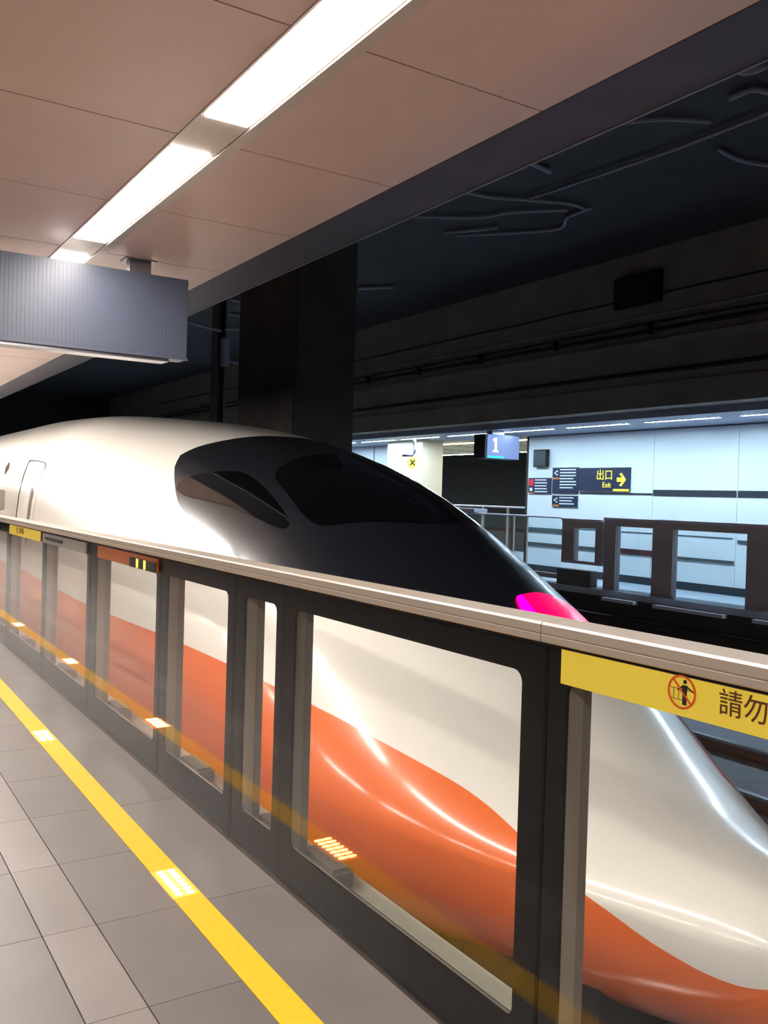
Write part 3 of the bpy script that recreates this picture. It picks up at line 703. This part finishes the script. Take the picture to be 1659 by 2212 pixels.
# bars on the wall, seen through the far barrier
for y0, y1, z0, z1, m, lab in ((15.45, 16.72, .87, .98, 'wall_rail', 'upper dark bar low on the white wall\'s left end'), (15.45, 16.72, .53, .62, 'wall_rail', 'lower dark bar low on the white wall\'s left end'),
                               (14.3, 15.1, .54, .62, 'wall_rail', 'short dark bar seen through the narrow far window'), (12.6, 14.0, .53, .65, 'wall_rail_red', 'dark red bar seen through the far door'),
                               (10.85, 12.35, .52, .58, 'wall_rail', 'thin dark bar seen through the widest far window'), (8.9, 10.78, .93, .985, 'wall_rail', 'dark bar starting at the right edge of the far wall')):
    wallbox('wall_bar', y0, y1, z0, z1, m, lab, 'bar', .02)
wallbox('wall_bar', 10.9, 15.1, 1.005, 1.02, 'wall_rail', 'thin long grey line along the white wall behind the far barrier', 'bar', .012)
# far barrier
FX = 13.2
def far_unit(y0, y1, ztop, zh, zb, holes, label, depth=.3, foot=None):
    r = thing('platform_barrier', (FX, y0, FZ), label, 'barrier', 'barrier units across the tracks'); O = (FX, y0, FZ)
    B(O).box(FX, FX + depth, y0, y1, zh, ztop - .036).build('header', 'barrier_bronze', r)
    B(O).box(FX - .03, FX + depth + .01, y0, y1, ztop - .035, ztop + .012).build('top_plate', 'barrier_top', r)
    B(O).box(FX, FX + .08, y0, y1, zb - .06, zb).build('sill', 'barrier_top', r)
    ys = [y0] + [q for h in holes for q in h] + [y1]
    for a, b in zip(ys[::2], ys[1::2]):
        if b - a > .02: B(O).box(FX, FX + .14, a, b, zb, zh).build('post', 'barrier_bronze', r)
    for a, b in holes: B(O).box(FX + .04, FX + .05, a, b, zb, zh).build('glass_panel', 'far_glass', r)
    if foot:
        B(O).box(FX - .12, FX + .1, *foot).build('drive_or_reflection_box', 'dark_steel', r, bevel=.01)
    return r
far_unit(12.72, 13.85, 1.265, 1.09, .42, [(12.90, 13.50)], 'far barrier unit with a small square window over a grey box', foot=(12.9, 13.85, -.12, .24))
far_unit(11.36, 12.66, 1.32, 1.17, -.09, [(11.45, 12.36)], 'far barrier unit with a tall door window left of the widest one')
far_unit(9.10, 11.36, 1.325, 1.165, -.12, [(9.44, 10.98)], 'far barrier unit with the widest window')
far_unit(6.9, 9.10, 1.325, 1.165, -.12, [(7.2, 9.0)], 'far barrier unit cut by the right edge of the picture')
far_unit(4.7, 6.9, 1.325, 1.165, -.12, [(4.9, 6.7)], 'far barrier unit out of frame to the right')
fl = thing('guard_rail', (FX, 13.9, FZ), 'thin-framed glass guard rail left of the far barrier units', 'railing'); O = (FX, 13.9, FZ)
B(O).tube([(FX + .03, 13.9, 1.285), (FX + .03, 26, 1.285)], .022).build('handrail', 'barrier_top', fl, smooth=True)
B(O).box(FX, FX + .1, 13.9, 26, .0, .10).build('bottom_rail', 'barrier_bronze', fl)
for y in (15.0, 15.45, 16.6, 18.2, 20.0, 22.0, 24.0, 26.0): B(O).box(FX + .01, FX + .06, y - .03, y + .03, .0, 1.27).build('post', 'post_steel', fl)
for a, b in ((13.9, 14.95), (15.05, 15.4), (15.5, 16.55), (16.65, 18.15), (18.25, 19.95), (20.05, 21.95)): B(O).box(FX + .03, FX + .038, a, b, .11, 1.26).build('glass_panel', 'far_glass', fl)
single(B((13.2, 17.2, 1.31)).box(13.1, 13.5, 16.7, 17.6, 1.31, 1.40), 'rail_box', 'barrier_top', 'small pale box on the guard rail behind the nose', 'box', bevel=.01)
# ledges and boxes at the foot of the far barrier
for a, b in ((11.55, 12.35), (9.6, 11.1), (7.4, 9.05)):
    single(B((12.95, a, -.3)).box(12.85, 12.968, a, b, -.26, -.20), 'foot_ledge', 'barrier_top', 'pale ledge at the foot of the far barrier %s' % ('under the door window' if a > 11 else 'under the widest window' if a > 9 else 'at the right edge'), 'ledge', 'ledges at the foot of the far barrier')
for z in (-.55, -.8): single(B((12.9, 2, z)).tube([(12.92, 2, z), (12.92, 26, z)], .03), 'conduit', 'cable_black', '%s dark conduit along the far platform face' % ('upper' if z > -.6 else 'lower'), 'pipe', 'conduits on the far platform face', smooth=True)
# far-side fence of the island platform
fr = thing('guard_rail', (19.3, 21.0, FZ), 'distant guard rail in front of the black tunnel', 'railing'); O = (19.3, 21.0, FZ)
B(O).tube([(19.3, 17, 1.40), (19.3, 34, 1.40)], .03).build('handrail', 'barrier_top', fr, smooth=True)
for y in (17.5, 19.2, 20.6, 21.7, 22.8, 24.1, 25.45, 27, 29, 31): B(O).box(19.27, 19.33, y - .04, y + .04, FZ, 1.39).build('post', 'post_steel', fr)
B(O).box(19.28, 19.30, 17, 34, FZ, .6).build('lower_panel', 'far_glass', fr)
# columns and wall pieces beyond
fc = thing('far_column', (14.3, 21.0, FZ), 'cream clad column across the tracks with a hanging pipe in front', 'column'); O = (14.3, 21.0, FZ)
B(O).box(13.95, 14.65, 20.15, 21.9, FZ, 3.198).build('cladding', 'cream_panel', fc)
B(O).box(13.94, 14.66, 20.14, 21.91, FZ, FZ + .2).build('base', 'wall_band', fc)
struct(B().box(14.8, 15.0, 22.5, 46, FZ, 3.2), 'wall_right', 'wall_enamel', 'pale wall far along the platform across the tracks')
for y in (24.0, 26.0): struct(B().box(14.79, 14.8, y, y + .03, FZ, 3.2), 'trim_16', 'wall_joint')
struct(B().box(14.84, 15.02, 16.70, 16.9, FZ, 3.2), 'trim_17', 'track_dark', 'dark end edge of the white wall')
# hanging pipe with yellow cross sign
hp = thing('hanging_pipe', (13.5, 19.9, 3.2), 'thin dark pipe with a side arm hanging in front of the cream column', 'pipe'); O = (13.5, 19.9, 3.2)
B(O).tube([(13.5, 19.9, 3.198), (13.5, 19.9, 2.78), (13.46, 19.9, 2.74), (13.15, 19.9, 2.72)], .03).build('pipe', 'navy_sign', hp, smooth=True)
B(O).tube([(13.55, 19.9, 3.198), (13.55, 19.9, 2.8)], .02).build('pale_pipe', 'barrier_top', hp, smooth=True)
xs = thing('stop_sign', (13.43, 19.85, 2.5), 'small round yellow sign with a black cross on the hanging pipe', 'sign'); O = (13.43, 19.85, 2.5)
b = B(O); b.prism([(13.43 + .15 * math.cos(t), 2.55 + .15 * math.sin(t)) for t in [2 * math.pi * k / 20 for k in range(20)]], 'y', 19.84, 19.87); b.build('disc', 'label_yellow', xs)
for s in (-1, 1):
    b = B(O); n = Vector((s, -1)).normalized() * .018; c = Vector((13.43, 2.55)); d = Vector((1, s)).normalized() * .10
    p = [c + d + Vector((-d.y, d.x)).normalized() * .018, c + d - Vector((-d.y, d.x)).normalized() * .018, c - d - Vector((-d.y, d.x)).normalized() * .018, c - d + Vector((-d.y, d.x)).normalized() * .018]
    b.prism([(q.x, q.y) for q in p], 'y', 19.83 - (.002 if s > 0 else 0), 19.8399); b.build('cross_bar', 'label_black', xs)
B(O).tube([(13.43, 19.86, 2.7), (13.43, 19.86, 2.745)], .012).build('hook', 'cable_black', xs)
# platform number sign
ps = thing('platform_sign', (13.2, 15.9, 3.2), 'blue hanging platform sign with a white number 1 and cyan bar', 'sign'); O = (13.2, 15.9, 3.2)
B(O).box(12.72, 13.72, 15.9, 16.3, 2.55, 3.10).build('housing', 'cable_black', ps)
B(O).box(12.78, 13.71, 15.885, 15.899, 2.56, 3.09).build('sign_face', 'platform_sign_face', ps)
b = B(O); b.prism([(12.985, 2.70), (13.045, 2.70), (13.045, 3.02), (12.995, 3.02), (12.935, 2.985), (12.935, 2.945), (12.985, 2.955)], 'y', 15.876, 15.8845); b.box(12.935, 12.985, 15.876, 15.8845, 2.70, 2.735); b.box(13.045, 13.095, 15.876, 15.8845, 2.70, 2.735); b.build('number', 'platform_sign_digit', ps)
B(O).box(12.79, 13.25, 15.880, 15.8849, 2.565, 2.61).build('cyan_bar', 'platform_sign_cyan', ps)
B(O).box(13.0, 13.35, 16.0, 16.2, 3.10, 3.198).build('mounting', 'barrier_top', ps)
